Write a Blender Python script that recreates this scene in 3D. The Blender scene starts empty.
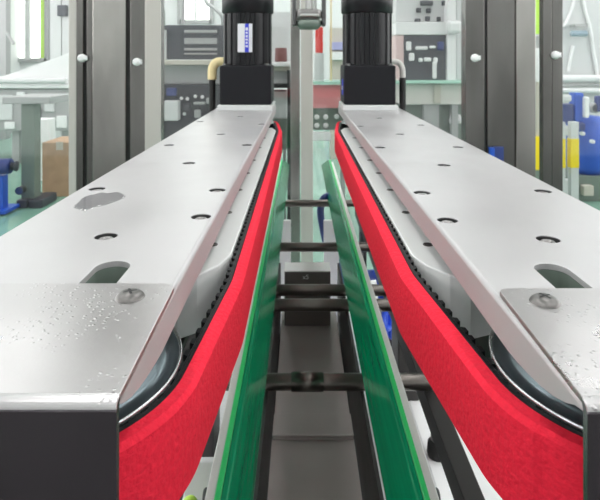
import bpy, bmesh, math, random
from mathutils import Vector, Matrix
random.seed(4)
S = bpy.context.scene
COL = S.collection
PI = math.pi
FPX = 540.0           # focal length in pixels of the 600x500 frame
CX, CY, CAMZ = 301.0, 60.0, 1.10

def P(px, py, d):
    """world point seen at pixel (px, py) at distance d in front of the camera"""
    return Vector(((px - CX) / FPX * d, d, CAMZ - (py - CY) / FPX * d))

# ------------------------------------------------------------------ materials
def mat(name, color, rough=0.5, metal=0.0, emit=None, estr=0.0, bump=None, var=None, spec=None, coat=0.0):
    """bump = (scale, strength[, stretch]); var = (scale, amount[, stretch])"""
    m = bpy.data.materials.new(name); m.use_nodes = True
    nt = m.node_tree; b = nt.nodes['Principled BSDF']
    b.inputs['Base Color'].default_value = (*color, 1)
    b.inputs['Roughness'].default_value = rough
    b.inputs['Metallic'].default_value = metal
    if spec is not None: b.inputs['Specular IOR Level'].default_value = spec
    if coat: b.inputs['Coat Weight'].default_value = coat
    if emit:
        b.inputs['Emission Color'].default_value = (*emit, 1)
        b.inputs['Emission Strength'].default_value = estr
    def noise(scale, stretch, detail=4):
        tc = nt.nodes.new('ShaderNodeTexCoord'); mp = nt.nodes.new('ShaderNodeMapping')
        mp.inputs['Scale'].default_value = stretch
        n = nt.nodes.new('ShaderNodeTexNoise'); n.inputs['Scale'].default_value = scale
        n.inputs['Detail'].default_value = detail
        nt.links.new(tc.outputs['Object'], mp.inputs[0]); nt.links.new(mp.outputs[0], n.inputs['Vector'])
        return n
    if var:
        n = noise(var[0], var[2] if len(var) > 2 else (1, 1, 1))
        r = nt.nodes.new('ShaderNodeValToRGB')
        a = var[1]
        r.color_ramp.elements[0].position = .3; r.color_ramp.elements[1].position = .7
        r.color_ramp.elements[0].color = (*[c * (1 - a) for c in color], 1)
        r.color_ramp.elements[1].color = (*[min(1, c * (1 + a)) for c in color], 1)
        nt.links.new(n.outputs[0], r.inputs[0]); nt.links.new(r.outputs[0], b.inputs['Base Color'])
    if bump:
        n = noise(bump[0], bump[2] if len(bump) > 2 else (1, 1, 1), 6)
        bp = nt.nodes.new('ShaderNodeBump'); bp.inputs['Strength'].default_value = bump[1]
        bp.inputs['Distance'].default_value = .001
        nt.links.new(n.outputs[0], bp.inputs['Height']); nt.links.new(bp.outputs[0], b.inputs['Normal'])
    return m

def steel_sheet(name, color, rough, drops=0.0, metal=.8):
    """brushed sheet: cloudy roughness, fine grain, optional small water drops"""
    m = mat(name, color, rough, metal)
    nt = m.node_tree; b = nt.nodes['Principled BSDF']
    tc = nt.nodes.new('ShaderNodeTexCoord')
    n = nt.nodes.new('ShaderNodeTexNoise'); n.inputs['Scale'].default_value = 14; n.inputs['Detail'].default_value = 5
    nt.links.new(tc.outputs['Object'], n.inputs['Vector'])
    mr = nt.nodes.new('ShaderNodeMapRange'); mr.inputs[1].default_value = .3; mr.inputs[2].default_value = .7
    mr.inputs[3].default_value = rough * .8; mr.inputs[4].default_value = rough * 1.15
    nt.links.new(n.outputs[0], mr.inputs[0]); nt.links.new(mr.outputs[0], b.inputs['Roughness'])
    g = nt.nodes.new('ShaderNodeTexNoise'); g.inputs['Scale'].default_value = 900; g.inputs['Detail'].default_value = 2
    nt.links.new(tc.outputs['Object'], g.inputs['Vector'])
    bp = nt.nodes.new('ShaderNodeBump'); bp.inputs['Strength'].default_value = .06; bp.inputs['Distance'].default_value = .0004
    nt.links.new(g.outputs[0], bp.inputs['Height'])
    last = bp
    if drops:
        v = nt.nodes.new('ShaderNodeTexVoronoi'); v.inputs['Scale'].default_value = 430
        v.inputs['Randomness'].default_value = 1
        nt.links.new(tc.outputs['Object'], v.inputs['Vector'])
        lt = nt.nodes.new('ShaderNodeMapRange'); lt.inputs[1].default_value = .30; lt.inputs[2].default_value = .05
        lt.inputs[3].default_value = 0; lt.inputs[4].default_value = 1
        nt.links.new(v.outputs['Distance'], lt.inputs[0])
        k = nt.nodes.new('ShaderNodeTexNoise'); k.inputs['Scale'].default_value = 38
        nt.links.new(tc.outputs['Object'], k.inputs['Vector'])
        km = nt.nodes.new('ShaderNodeMapRange'); km.inputs[1].default_value = .46; km.inputs[2].default_value = .56
        nt.links.new(k.outputs[0], km.inputs[0])
        mu = nt.nodes.new('ShaderNodeMath'); mu.operation = 'MULTIPLY'
        nt.links.new(lt.outputs[0], mu.inputs[0]); nt.links.new(km.outputs[0], mu.inputs[1])
        b2 = nt.nodes.new('ShaderNodeBump'); b2.inputs['Strength'].default_value = drops; b2.inputs['Distance'].default_value = .0007
        nt.links.new(mu.outputs[0], b2.inputs['Height']); nt.links.new(bp.outputs[0], b2.inputs['Normal'])
        last = b2
    nt.links.new(last.outputs[0], b.inputs['Normal'])
    return m

def glass_mat(name, tint, refl):
    m = bpy.data.materials.new(name); m.use_nodes = True
    nt = m.node_tree; nt.nodes.clear()
    o = nt.nodes.new('ShaderNodeOutputMaterial'); mx = nt.nodes.new('ShaderNodeMixShader')
    t = nt.nodes.new('ShaderNodeBsdfTransparent'); t.inputs[0].default_value = (*tint, 1)
    g = nt.nodes.new('ShaderNodeBsdfGlossy'); g.inputs['Roughness'].default_value = .05
    mx.inputs[0].default_value = refl
    nt.links.new(t.outputs[0], mx.inputs[1]); nt.links.new(g.outputs[0], mx.inputs[2]); nt.links.new(mx.outputs[0], o.inputs[0])
    return m

M = {}
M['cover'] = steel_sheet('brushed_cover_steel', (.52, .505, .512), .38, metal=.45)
M['guard_front'] = steel_sheet('darkened_guard_front_steel', (.30, .275, .295), .2, metal=.97)  # front of the same sheet; its dark reflection is put into the colour
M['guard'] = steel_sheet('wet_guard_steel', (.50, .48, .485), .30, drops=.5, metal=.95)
M['steel'] = mat('stainless', (.62, .61, .60), .3, .95)
M['bolt'] = mat('bolt_steel', (.30, .285, .28), .28, 1)
M['screw'] = mat('pan_screw_steel', (.17, .16, .155), .34, 1)
M['bolt_dark'] = mat('dark_bolt', (.12, .12, .12), .35, .8)
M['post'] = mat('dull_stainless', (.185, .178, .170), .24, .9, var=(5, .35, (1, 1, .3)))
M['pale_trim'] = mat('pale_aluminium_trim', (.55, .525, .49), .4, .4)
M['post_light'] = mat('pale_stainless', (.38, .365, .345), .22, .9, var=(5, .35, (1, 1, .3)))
M['seal'] = mat('black_seal', (.012, .012, .012), .6)
M['uhmw'] = mat('white_guide_plastic', (.80, .80, .79), .38)
M['red'] = mat('red_foam', (.84, .018, .048), .8, bump=(380, 1.0), var=(420, .06), spec=.25)
M['rubber'] = mat('black_belt', (.006, .006, .007), .45, spec=.2, bump=(600, .2))
M['flange'] = mat('blued_flange', (.20, .245, .27), .3, .7)
M['rim'] = mat('flange_rim', (.55, .56, .57), .25, .95)
M['green'] = mat('green_wear_strip', (.001, .22, .095), .2, spec=.35, bump=(90, .35, (6, .15, 1)), var=(60, .2, (6, .1, 1)))
M['lit_edge'] = mat('lit_green_edge', (.02, .50, .13), .35)  # yellower green, lightened to carry the bright glow along the rail edge
M['channel'] = mat('rail_channel', (.74, .72, .70), .4, .35)
M['rod'] = mat('dark_steel_rod', (.13, .115, .105), .28, .9)
M['darkplate'] = mat('dark_side_plate', (.035, .034, .033), .5, .3, var=(40, .5))
M['beam'] = mat('dark_beam', (.06, .056, .055), .45, .4)
M['taupe'] = mat('taupe_block', (.16, .145, .135), .4, .4)
M['slide'] = mat('taupe_slide_plate', (.52, .47, .455), .42, .3, var=(9, .08))
M['white'] = mat('white_paint', (.86, .86, .86), .45)
M['offwhite'] = mat('offwhite_plate', (.72, .72, .73), .5, var=(8, .06))
M['black'] = mat('motor_black', (.008, .008, .010), .33, spec=.35)
M['navy'] = mat('gearbox_black', (.009, .009, .012), .5, spec=.25)
M['label_white'] = mat('label_white', (.75, .76, .8), .5)
M['label_blue'] = mat('label_blue', (.03, .05, .62), .5)
M['cream'] = mat('cream_gland', (.80, .66, .36), .4)
M['grey_gland'] = mat('grey_gland', (.6, .58, .55), .4)
M['hose_blue'] = mat('blue_hose', (.01, .07, .62), .3)
M['hose_navy'] = mat('navy_hose', (.01, .03, .16), .3)
M['blue'] = mat('blue_machine_paint', (.02, .10, .55), .35)
M['navyblue'] = mat('navy_paint', (.03, .05, .20), .4)
M['yellow'] = mat('yellow_paint', (.95, .72, .01), .45)
M['lime'] = mat('lime_plastic', (.55, .85, .12), .45)
M['pink'] = mat('pink_panel', (.72, .28, .29), .5)
M['redpaint'] = mat('red_paint', (.85, .06, .05), .5)
M['brown'] = mat('maroon_part', (.16, .06, .055), .5)
M['card'] = mat('cardboard', (.50, .32, .20), .8, var=(12, .12))
M['grey'] = mat('grey_machine', (.42, .42, .42), .45, .2)
M['greydk'] = mat('dark_grey_machine', (.055, .058, .072), .45, .2)
M['charcoal'] = mat('charcoal_machine', (.028, .03, .04), .4, .2)
M['greygreen'] = mat('grey_green_steel', (.20, .24, .21), .45, .3)
M['palegrey'] = mat('pale_machine', (.66, .67, .67), .45)
M['beige'] = mat('beige_shelf', (.58, .54, .47), .5)
M['clear'] = glass_mat('clear_glass', (.94, .94, .94), .06)
M['glassedge'] = mat('green_glass_edge', (.45, .75, .62), .2)
M['floor'] = mat('green_floor_paint', (.22, .41, .32), .14, var=(1.2, .15))
M['wall'] = mat('white_wall', (.80, .81, .81), .8)
M['dark_floor'] = mat('unseen_dark_floor', (.022, .02, .022), .7)  # for the added floor behind the camera, dark for its reflection
M['ceil'] = mat('ceiling_panels', (.75, .76, .76), .8)
M['lamp'] = mat('lamp_diffuser', (1, 1, 1), .5, emit=(1, .985, .985), estr=11)
M['side_fill_light'] = mat('added_side_daylight', (1, 1, 1), .5, emit=(1, .98, .99), estr=3.0)  # glow of the added side windows, a side fill
M['daylight'] = mat('window_daylight', (1, 1, 1), .5, emit=(.96, 1, .93), estr=3.2)
M['puddle'] = glass_mat('standing_water', (.74, .74, .75), .22)

# ------------------------------------------------------------------ mesh helpers
def v3(p): return Vector(p)

def box(bm, lo, hi, bev=0.0, mi=0):
    lo, hi = v3(lo), v3(hi)
    lo, hi = Vector([min(a, b) for a, b in zip(lo, hi)]), Vector([max(a, b) for a, b in zip(lo, hi)])
    r = bmesh.ops.create_cube(bm, size=1)
    vs = r['verts']
    for v in vs:
        v.co = Vector([(lo[i] + hi[i]) / 2 + v.co[i] * (hi[i] - lo[i]) for i in range(3)])
    fs = {f for v in vs for f in v.link_faces}
    for f in fs: f.material_index = mi
    if bev > 0:
        es = list({e for v in vs for e in v.link_edges})
        bmesh.ops.bevel(bm, geom=es, offset=bev, segments=2, affect='EDGES', profile=.5)

def prism(bm, poly, axis, a, b, bev=0.0, mi=0):
    """closed polygon (2D list) swept along axis from a to b; 2D axes are the other two in xyz order"""
    def mk(p, t):
        if axis == 0: return (t, p[0], p[1])
        if axis == 1: return (p[0], t, p[1])
        return (p[0], p[1], t)
    n = len(poly)
    va = [bm.verts.new(mk(p, a)) for p in poly]; vb = [bm.verts.new(mk(p, b)) for p in poly]
    fs = [bm.faces.new(va), bm.faces.new(list(reversed(vb)))]
    for i in range(n):
        fs.append(bm.faces.new((va[i], vb[i], vb[(i + 1) % n], va[(i + 1) % n])))
    for f in fs: f.material_index = mi
    if bev > 0:
        es = list({e for f in fs[:2] for e in f.edges})
        bmesh.ops.bevel(bm, geom=es, offset=bev, segments=2, affect='EDGES', profile=.5)

def lathe(bm, prof, c, axis=(0, 0, 1), seg=48, mi=0, smooth=True):
    """prof = [(r, t)] swept round axis through c (t along axis)"""
    ax = v3(axis).normalized(); q = Vector((0, 0, 1)).rotation_difference(ax)
    rings = []
    for r, t in prof:
        if r < 1e-7:
            rings.append([bm.verts.new(v3(c) + q @ Vector((0, 0, t)))])
        else:
            rings.append([bm.verts.new(v3(c) + q @ Vector((r * math.cos(2 * PI * k / seg), r * math.sin(2 * PI * k / seg), t))) for k in range(seg)])
    for A, B in zip(rings[:-1], rings[1:]):
        for k in range(seg):
            k2 = (k + 1) % seg
            if len(A) == 1 and len(B) == 1: continue
            if len(A) == 1: f = bm.faces.new((A[0], B[k], B[k2]))
            elif len(B) == 1: f = bm.faces.new((A[k], A[k2], B[0]))
            else: f = bm.faces.new((A[k], A[k2], B[k2], B[k]))
            f.smooth = smooth; f.material_index = mi

def cyl(bm, a, b, r, seg=24, mi=0, ch=0.0):
    a, b = v3(a), v3(b); L = (b - a).length
    if ch: pr = [(0, 0), (r - ch, 0), (r, ch), (r, L - ch), (r - ch, L), (0, L)]
    else: pr = [(0, 0), (r, 0), (r, L), (0, L)]
    lathe(bm, pr, a, b - a, seg, mi, smooth=False)
    for f in bm.faces: pass

def tube(bm, pts, r, seg=10, mi=0):
    pts = [v3(p) for p in pts]
    # Catmull-Rom smoothing
    sm = []
    for i in range(len(pts) - 1):
        p0 = pts[max(i - 1, 0)]; p1 = pts[i]; p2 = pts[i + 1]; p3 = pts[min(i + 2, len(pts) - 1)]
        for k in range(6):
            t = k / 6
            sm.append(.5 * ((2 * p1) + (p2 - p0) * t + (2 * p0 - 5 * p1 + 4 * p2 - p3) * t * t + (3 * p1 - p0 - 3 * p2 + p3) * t ** 3))
    sm.append(pts[-1])
    up = Vector((.123, .341, .93)).normalized(); rings = []
    for i, p in enumerate(sm):
        t = (sm[min(i + 1, len(sm) - 1)] - sm[max(i - 1, 0)]).normalized()
        n = up - t * up.dot(t)
        if n.length < 1e-4: n = t.orthogonal()
        n.normalize(); up = n; bn = t.cross(n)
        rings.append([bm.verts.new(p + (n * math.cos(2 * PI * k / seg) + bn * math.sin(2 * PI * k / seg)) * r) for k in range(seg)])
    for A, B in zip(rings[:-1], rings[1:]):
        for k in range(seg):
            f = bm.faces.new((A[k], A[(k + 1) % seg], B[(k + 1) % seg], B[k])); f.smooth = True; f.material_index = mi
    bm.faces.new(rings[0]); bm.faces.new(list(reversed(rings[-1])))

def sheet(bm, outer, holes, z0, z1, bev=.0003):
    """flat plate with holes, between heights z0 and z1"""
    cu = bpy.data.curves.new('tmp', 'CURVE'); cu.dimensions = '2D'; cu.fill_mode = 'BOTH'
    for loop in [outer] + holes:
        sp = cu.splines.new('POLY'); sp.points.add(len(loop) - 1); sp.use_cyclic_u = True
        for pt, (x, y) in zip(sp.points, loop): pt.co = (x, y, 0, 1)
    cu.extrude = (z1 - z0) / 2 - bev; cu.bevel_depth = bev; cu.bevel_resolution = 1; cu.offset = -bev
    o = bpy.data.objects.new('tmp', cu); COL.objects.link(o)
    bpy.context.view_layer.update()
    me = bpy.data.meshes.new_from_object(o.evaluated_get(bpy.context.evaluated_depsgraph_get()))
    me.transform(Matrix.Translation((0, 0, (z0 + z1) / 2)))
    for p in me.polygons: p.material_index = 0; p.use_smooth = False
    bm.from_mesh(me)
    bpy.data.objects.remove(o); bpy.data.curves.remove(cu); bpy.data.meshes.remove(me)

def circ(x, y, r, n=28, sx=1, sy=1):
    return [(x + sx * r * math.cos(2 * PI * k / n), y + sy * r * math.sin(2 * PI * k / n)) for k in range(n)]

def obj(name, bm, m, parent=None, recalc=True):
    if recalc: bmesh.ops.recalc_face_normals(bm, faces=bm.faces[:])
    me = bpy.data.meshes.new(name); bm.to_mesh(me); bm.free()
    for x in (m if isinstance(m, (list, tuple)) else [m]): me.materials.append(M[x] if isinstance(x, str) else x)
    o = bpy.data.objects.new(name, me); COL.objects.link(o)
    root = parent
    if parent is not None:
        while root.parent: root = root.parent
        me.transform(Matrix.Translation(-root.location)); o.parent = parent
    else:                                        # origin at the base centre
        xs = [v.co for v in me.vertices]
        c = Vector(((min(v.x for v in xs) + max(v.x for v in xs)) / 2, (min(v.y for v in xs) + max(v.y for v in xs)) / 2, min(v.z for v in xs)))
        me.transform(Matrix.Translation(-c)); o.location = c
    return o

def tag(o, label, cat, group=None):
    o['label'] = label; o['category'] = cat
    if group: o['group'] = group
    return o

def thing(name, label, cat, loc, group=None):
    o = bpy.data.objects.new(name, None); COL.objects.link(o); o.location = loc; o.empty_display_size = .05
    return tag(o, label, cat, group)

def part(name, m, parent, fn, *a, **k):
    bm = bmesh.new(); fn(bm, *a, **k); return obj(name, bm, m, parent)

def struct(name, m, fn, *a, **k):
    o = part(name, m, None, fn, *a, **k); o['kind'] = 'structure'; return o

# ------------------------------------------------------------------ room
XL, XR, YF, YB, ZC = -5.0, 5.0, -2.6, 9.6, 3.8
struct('floor', 'floor', box, (XL, .0, -.05), (XR, YB, 0))
struct('added_dark_floor', 'dark_floor', box, (XL, YF, -.05), (XR, -.0005, 0))  # unseen floor added dark so the guard fronts reflect it
struct('ceiling', 'ceil', box, (XL, YF, ZC), (XR, YB, ZC + .05))
struct('wall_left', 'wall', box, (XL - .05, YF, 0), (XL, YB, ZC))
struct('wall_right', 'wall', box, (XR, YF, 0), (XR + .05, YB, ZC))
struct('wall_back', 'wall', box, (XL, YB, 0), (XR, YB + .05, ZC))
struct('wall_front', 'wall', box, (XL, YF - .05, 0), (XR, YF, ZC))

def window(n, px0, px1, py0, py1, bars, tintbar=None):
    a, b = P(px0, py0, YB), P(px1, py1, YB)
    w = bpy.data.objects.new('window_%d' % n, None); COL.objects.link(w); w.location = ((a.x + b.x) / 2, YB, b.z); w['kind'] = 'structure'
    part('window_pane', 'daylight', w, box, (a.x, YB - .03, b.z), (b.x, YB - .002, a.z))
    bm = bmesh.new(); t = .035
    for x in (a.x, b.x): box(bm, (x - t, YB - .07, b.z - t), (x + t, YB - .001, a.z + t))
    for z in (a.z, b.z): box(bm, (a.x, YB - .07, z - t), (b.x, YB - .001, z + t))
    obj('window_frame', bm, 'grey', w)
    for x0, x1 in bars:
        part('mullion', 'palegrey', w, box, (P(x0, 0, YB).x, YB - .08, b.z), (P(x1, 0, YB).x, YB - .032, a.z))
    if tintbar:
        part('window_blind', 'lime', w, box, (P(tintbar[0], 0, YB).x, YB - .06, b.z), (P(tintbar[1], 0, YB).x, YB - .031, a.z))
window(1, 5, 48, -60, 60, [(13, 18), (27, 32)], (42, 45.5))
window(2, 180, 212, -60, 22, [(195, 197)])

def added_side_window(n, x, s):  # added unseen windows, put in as side light for the cover lips
    w = bpy.data.objects.new('window_%d' % n, None); COL.objects.link(w); w.location = (x, 3.2, .9); w['kind'] = 'structure'
    part('window_pane', 'side_fill_light', w, box, (x - s * .002, -2.0, .9), (x - s * .03, 8.4, 3.3))
    bm = bmesh.new()
    for k in range(9):
        y = -2.0 + 1.3 * k; box(bm, (x - s * .001, y - .03, .86), (x - s * .07, y + .03, 3.34))
    for z in (.88, 2.4, 3.32): box(bm, (x - s * .001, -2.0, z - .025), (x - s * .065, 8.4, z + .025))
    obj('window_frame', bm, 'grey', w)
added_side_window(3, XL, -1); added_side_window(4, XR, 1)

n = 0
for ix, x in enumerate((-2.6, -.9, .9, 2.6)):
    for iy, y in enumerate((-.9, 1.9, 4.7, 7.5)):
        side = ('far left', 'inner left', 'inner right', 'far right')[ix]
        row = ('behind the viewpoint', 'above the glass guard', 'in the middle of the hall', 'near the windowed wall')[iy]
        t = thing('ceiling_light', 'long white ceiling light, %s row, hung %s' % (side, row), 'ceiling light', (x, y, ZC - .09), 'ceiling lights of the hall')
        part('lamp_housing', 'white', t, box, (x - .17, y - 1.12, ZC - .05), (x + .17, y + 1.12, ZC - .0005))
        part('lamp_diffuser', 'lamp', t, box, (x - .15, y - 1.1, ZC - .09), (x + .15, y + 1.1, ZC - .0505))

# ------------------------------------------------------------------ machine base
BZ = CAMZ - .55
base = thing('machine_base', 'low white-topped steel base table carrying the conveyor frame and both belt units', 'machine base', (.02, .68, 0))
part('base_top', 'offwhite', base, box, (-.34, .10, BZ - .012), (.40, 1.36, BZ), .001)
for x in (-.30, .36):
    for y in (.16, 1.30):
        part('leg', 'steel', base, box, (x - .025, y - .025, 0), (x + .025, y + .025, BZ - .0122), .002)

# ------------------------------------------------------------------ gripping belt units
def hull_path(guide, px, R=.0602, yn=.229, yf=1.12):
    pts = []
    for k in range(360):
        a = 2 * PI * k / 360
        pts.append((px + R * math.cos(a), yn + R * math.sin(a))); pts.append((R * math.cos(a), yf + R * math.sin(a)))
    g, y0, y1 = guide
    for cy, sg in ((y0 + .02, -1), (y1 - .06, 1)):      # rounded guide ends
        rr = .16 if sg < 0 else .55
        for k in range(12):
            a = k / 11 * .13
            pts.append((g - rr + rr * math.cos(a), cy + sg * (rr * math.sin(a))))
    pts = sorted(set((round(x, 7), round(y, 7)) for x, y in pts))
    def half(ps):
        h = []
        for p in ps:
            while len(h) >= 2 and (h[-1][0] - h[-2][0]) * (p[1] - h[-2][1]) - (h[-1][1] - h[-2][1]) * (p[0] - h[-2][0]) <= 0: h.pop()
            h.append(p)
        return h
    lo = half(pts); up = half(pts[::-1]); hull = [Vector(p) for p in lo[:-1] + up[:-1]]
    # resample evenly
    per = sum((hull[i] - hull[i - 1]).length for i in range(len(hull)))
    N = int(per / .0025); out = []; i = 0; acc = 0.0
    seg = [(hull[k], hull[(k + 1) % len(hull)]) for k in range(len(hull))]
    lens = [(b - a).length for a, b in seg]; step = per / N
    for k in range(N):
        t = k * step
        while acc + lens[i] < t: acc += lens[i]; i += 1
        a, b = seg[i]; out.append(a + (b - a) * ((t - acc) / lens[i]))
    nor = []
    for k in range(N):
        tg = (out[(k + 2) % N] - out[k - 2]).normalized(); nor.append(Vector((tg.y, -tg.x)))
    return out, nor, step


def loop_band(bm, prof, X, thick=None, smooth=True):
    """prof = closed list of (outward offset, z) swept round the belt path; X maps a local offset to world x"""
    rings = []
    for p, n in zip(PATH, NORM):
        k = thick(p) if thick else 1
        rings.append([bm.verts.new((X(p.x + n.x * o * k), p.y + n.y * o * k, z)) for o, z in prof])
    m = len(prof)
    for i in range(len(rings)):
        A, B = rings[i], rings[(i + 1) % len(rings)]
        for k in range(m):
            f = bm.faces.new((A[k], A[(k + 1) % m], B[(k + 1) % m], B[k])); f.smooth = False

def phillips(bm, c, r, h):
    """low domed pan head with a dark cross recess and a thin washer"""
    lathe(bm, [(0, h), (r * .2, h * .99), (r * .42, h * .93), (r * .64, h * .78), (r * .82, h * .55), (r * .94, h * .28), (r, 0)], c, seg=36)
    for k in range(2):
        a = k * PI / 2 + .45
        d = Vector((math.cos(a), math.sin(a), 0)); e = Vector((-d.y, d.x, 0))
        for sg in (-1, 1):
            q = []
            for (u, w) in ((.0, .10), (.46, .075), (.46, -.075), (.0, -.10)):
                p = v3(c) + d * (sg * u * r) + e * (w * r); rad = math.hypot(u, w)
                q.append((p, h * (1.015 - .30 * rad * rad)))
            vs = [bm.verts.new((p.x, p.y, c[2] + z + .00002)) for p, z in q]
            f = bm.faces.new(vs); f.material_index = 1

def belt_unit(side, xc, out_near, out_far, guard_in, gback, gfront, holes, slot, screw_at, label):
    global PATH, NORM, STEP
    s = 1 if side == 'left' else -1
    shift = .0042 if s > 0 else .0
    PATH, NORM, STEP = hull_path((.072, .305 if s > 0 else .318, 1.03), shift)
    X = lambda o: xc + s * o
    Z = lambda h: CAMZ - h
    root = thing('gripping_belt_unit', label, 'belt conveyor', (xc, .68, BZ), 'gripping belt units')
    edge = .0578                                    # cover edge on the gap side
    r = .0022
    # sheet cover with fastener holes and adjusting slot
    bm = bmesh.new()
    yn, yf = .157, 1.19
    outer = [(X(edge - r), yn), (X(edge - r), yf), (out_far - s * -r, yf), (out_near - s * -r, yn)]
    hl = [circ(x, y, .0064, 28) for x, y in holes]
    x0, x1, yt = slot; rs = abs(x1 - x0) / 2; xm = (x0 + x1) / 2
    sl = [(xm + rs * math.cos(a), yt - rs + rs * math.sin(a)) for a in [PI * k / 16 for k in range(17)]] + [(xm - rs, .195), (xm + rs, .195)]
    sheet(bm, outer, hl + [sl], Z(.103), Z(.1), .0002)
    # rolled edge along the gap side
    pr = [(X(edge - r), Z(.1))] + [(X(edge - r + r * math.sin(a)), Z(.1 + r - r * math.cos(a))) for a in [PI / 2 * k / 6 for k in range(1, 7)]] + [(X(edge - r), Z(.1 + r))]
    prism(bm, pr, 1, yn, yf)
    # lip on the gap side, swept up at its near end to clear the pulley
    lip = [(yf, Z(.1022)), (yf, Z(.1155)), (.215, Z(.1155)), (.205, Z(.1148)), (.195, Z(.1135)), (.185, Z(.1118)), (.176, Z(.1095)), (.168, Z(.1066)), (.162, Z(.1035)), (yn, Z(.1022))]
    prism(bm, lip, 0, X(edge - .0025), X(edge))
    # lip on the outer side
    vs = []
    for (x, y) in ((out_near, yn), (out_far, yf)):
        for (dx, h) in ((0, .1), (0, .120), (s * .0025, .120), (s * .0025, .1)):
            vs.append(bm.verts.new((x + dx, y, Z(h))))
    for k in range(4): bm.faces.new((vs[k], vs[(k + 1) % 4], vs[4 + (k + 1) % 4], vs[4 + k]))
    bm.faces.new(vs[:4]); bm.faces.new(vs[4:][::-1])
    cover = obj('cover_sheet', bm, 'cover', root)
    for i, (x, y) in enumerate(holes):              # socket-head bolts sunk in the holes
        bm = bmesh.new()
        lathe(bm, [(.0022, -.0045), (.0022, -.0016), (.0036, -.0012), (.0042, -.0018), (.0044, -.008), (0, -.008)], (x, y, Z(.1)), seg=24, mi=0)
        lathe(bm, [(0, -.0045), (.0022, -.0045)], (x, y, Z(.1)), seg=24, mi=1)
        lathe(bm, [(.0063, -.008), (.0063, -.0006)], (x, y, Z(.1)), seg=28, mi=1)  # dark liner added; shade inside the hole is put into its colour
        lathe(bm, [(.0044, -.008), (.0063, -.008)], (x, y, Z(.1)), seg=24, mi=1)
        obj('sunk_bolt', bm, ['bolt', 'bolt_dark'], cover)
    bm = bmesh.new(); rc_ = rs + .0001
    lp = [(xm + rc_ * math.cos(a), yt - rs + rc_ * math.sin(a)) for a in [PI * k / 20 for k in range(21)]]
    lp = [(xm + rc_, .20)] + lp + [(xm - rc_, .20)]
    v1 = [bm.verts.new((x, y, Z(.1031))) for x, y in lp]; v2 = [bm.verts.new((x, y, Z(.1118))) for x, y in lp]
    for k in range(len(lp) - 1):
        f = bm.faces.new((v1[k], v1[k + 1], v2[k + 1], v2[k])); f.smooth = True
    obj('slot_collar', bm, 'greygreen', cover)
    # take-up carriage seen through the slot
    part('tension_block', 'greygreen', root, box, (xm - rs - .012, .205, Z(.127)), (xm + rs + .012, .272 + .03, Z(.112)), .0015)
    # end guard: flat top, rolled bend, front face
    gx_far, gx_near = guard_in
    go = out_near - s * .004
    bm = bmesh.new()
    rc = .0042; zt = Z(.0975)
    cc = (gx_far - s * rc, gback - rc)
    arc = [(cc[0] + s * rc * math.cos(a), cc[1] + rc * math.sin(a)) for a in [PI / 2 * k / 8 for k in range(9)]]
    rb = .0032
    sheet(bm, [(gx_near, gfront + rb)] + arc + [(go, gback), (go, gfront + rb)], [], zt - .0021, zt, .0003)
    prf = [(gfront + rb - rb * math.sin(a), zt - rb + rb * math.cos(a)) for a in [PI / 2 * k / 8 for k in range(9)]]
    prf += [(gfront, Z(.285)), (gfront + .002, Z(.285)), (gfront + .002, zt - rb), (gfront + rb, zt - .002)]
    prism(bm, prf, 0, gx_near, go, .0004)
    bm.normal_update()
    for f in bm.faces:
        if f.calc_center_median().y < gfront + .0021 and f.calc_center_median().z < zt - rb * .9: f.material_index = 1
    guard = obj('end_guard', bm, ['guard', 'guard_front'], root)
    bm = bmesh.new(); phillips(bm, (screw_at[0], screw_at[1], zt), .0060, .0027)
    obj('pan_head_screw', bm, ['screw', 'seal'], guard)
    # white guide block with chamfered ends
    poly = [(X(.0), .335), (X(.040), .318), (X(.050), .326), (X(.061), .343), (X(.0662), .362), (X(.0662), 1.0), (X(.058), 1.035), (X(.0), 1.045)]
    gb = part('guide_block', 'uhmw', root, prism, poly, 2, Z(.165), Z(.130), .0008)
    for y in (.305 + .075, .46, .54, .62, .70, .80, .90):
        bm = bmesh.new(); lathe(bm, [(0, .0003), (.0024, .0003), (.0034, .0006), (.0036, 0)], (X(.0507), y, Z(.1301)), seg=20)
        obj('guide_screw', bm, 'rod', gb)
    # toothed belt and foam facing
    bm = bmesh.new(); z1, z0 = Z(.1305), Z(.168)
    loop_band(bm, [(-.0006, z1), (-.0001, z1 - .0005), (-.0001, z0), (-.0028, z0), (-.0028, z1 - .0005), (-.0023, z1)], X)
    per = STEP * len(PATH); nt = round(per / .0098)
    for k in range(nt):
        i = int(k * len(PATH) / nt); p, n = PATH[i], NORM[i]; t = Vector((-n.y, n.x))
        q = [p + n * -.0027 - t * .0030, p + n * -.0027 + t * .0030, p + n * -.0052 + t * .0019, p + n * -.0052 - t * .0019]
        prism(bm, [(X(a.x), a.y) for a in q], 2, z0, z1 - .0006)
    belt = obj('toothed_belt', bm, 'rubber', root)
    bm = bmesh.new()
    th = (lambda p: 1.14 if .05 < p.x and p.y < .77 else 1.0) if s < 0 else None
    loop_band(bm, [(.0001, z1 + .0002), (.0045, z1 - .0002), (.0065, z1 - .0022), (.0065, z0 + .001), (.0058, z0), (.0001, z0)], X, th)
    obj('foam_facing', bm, 'red', belt)
    # pulleys: dished flange, bright rim, hub
    for y in (.229, 1.12):
        bm = bmesh.new(); pc = X(shift if y < .5 else 0)
        lathe(bm, [(0, -.128), (.030, -.128), (.0465, -.1275), (.0470, -.1262), (.0474, -.1300), (.0505, -.1312), (.0548, -.1312), (.0556, -.1295)], (pc, y, CAMZ), seg=96, mi=0)
        lathe(bm, [(.0556, -.1295), (.0562, -.1288), (.0567, -.1288), (.0571, -.1296), (.0566, -.1325), (.0545, -.134), (.0545, -.16), (.056, -.163), (0, -.163)], (pc, y, CAMZ), seg=96, mi=1)
        pl = obj('pulley', bm, ['flange', 'rim'], root)
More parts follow.
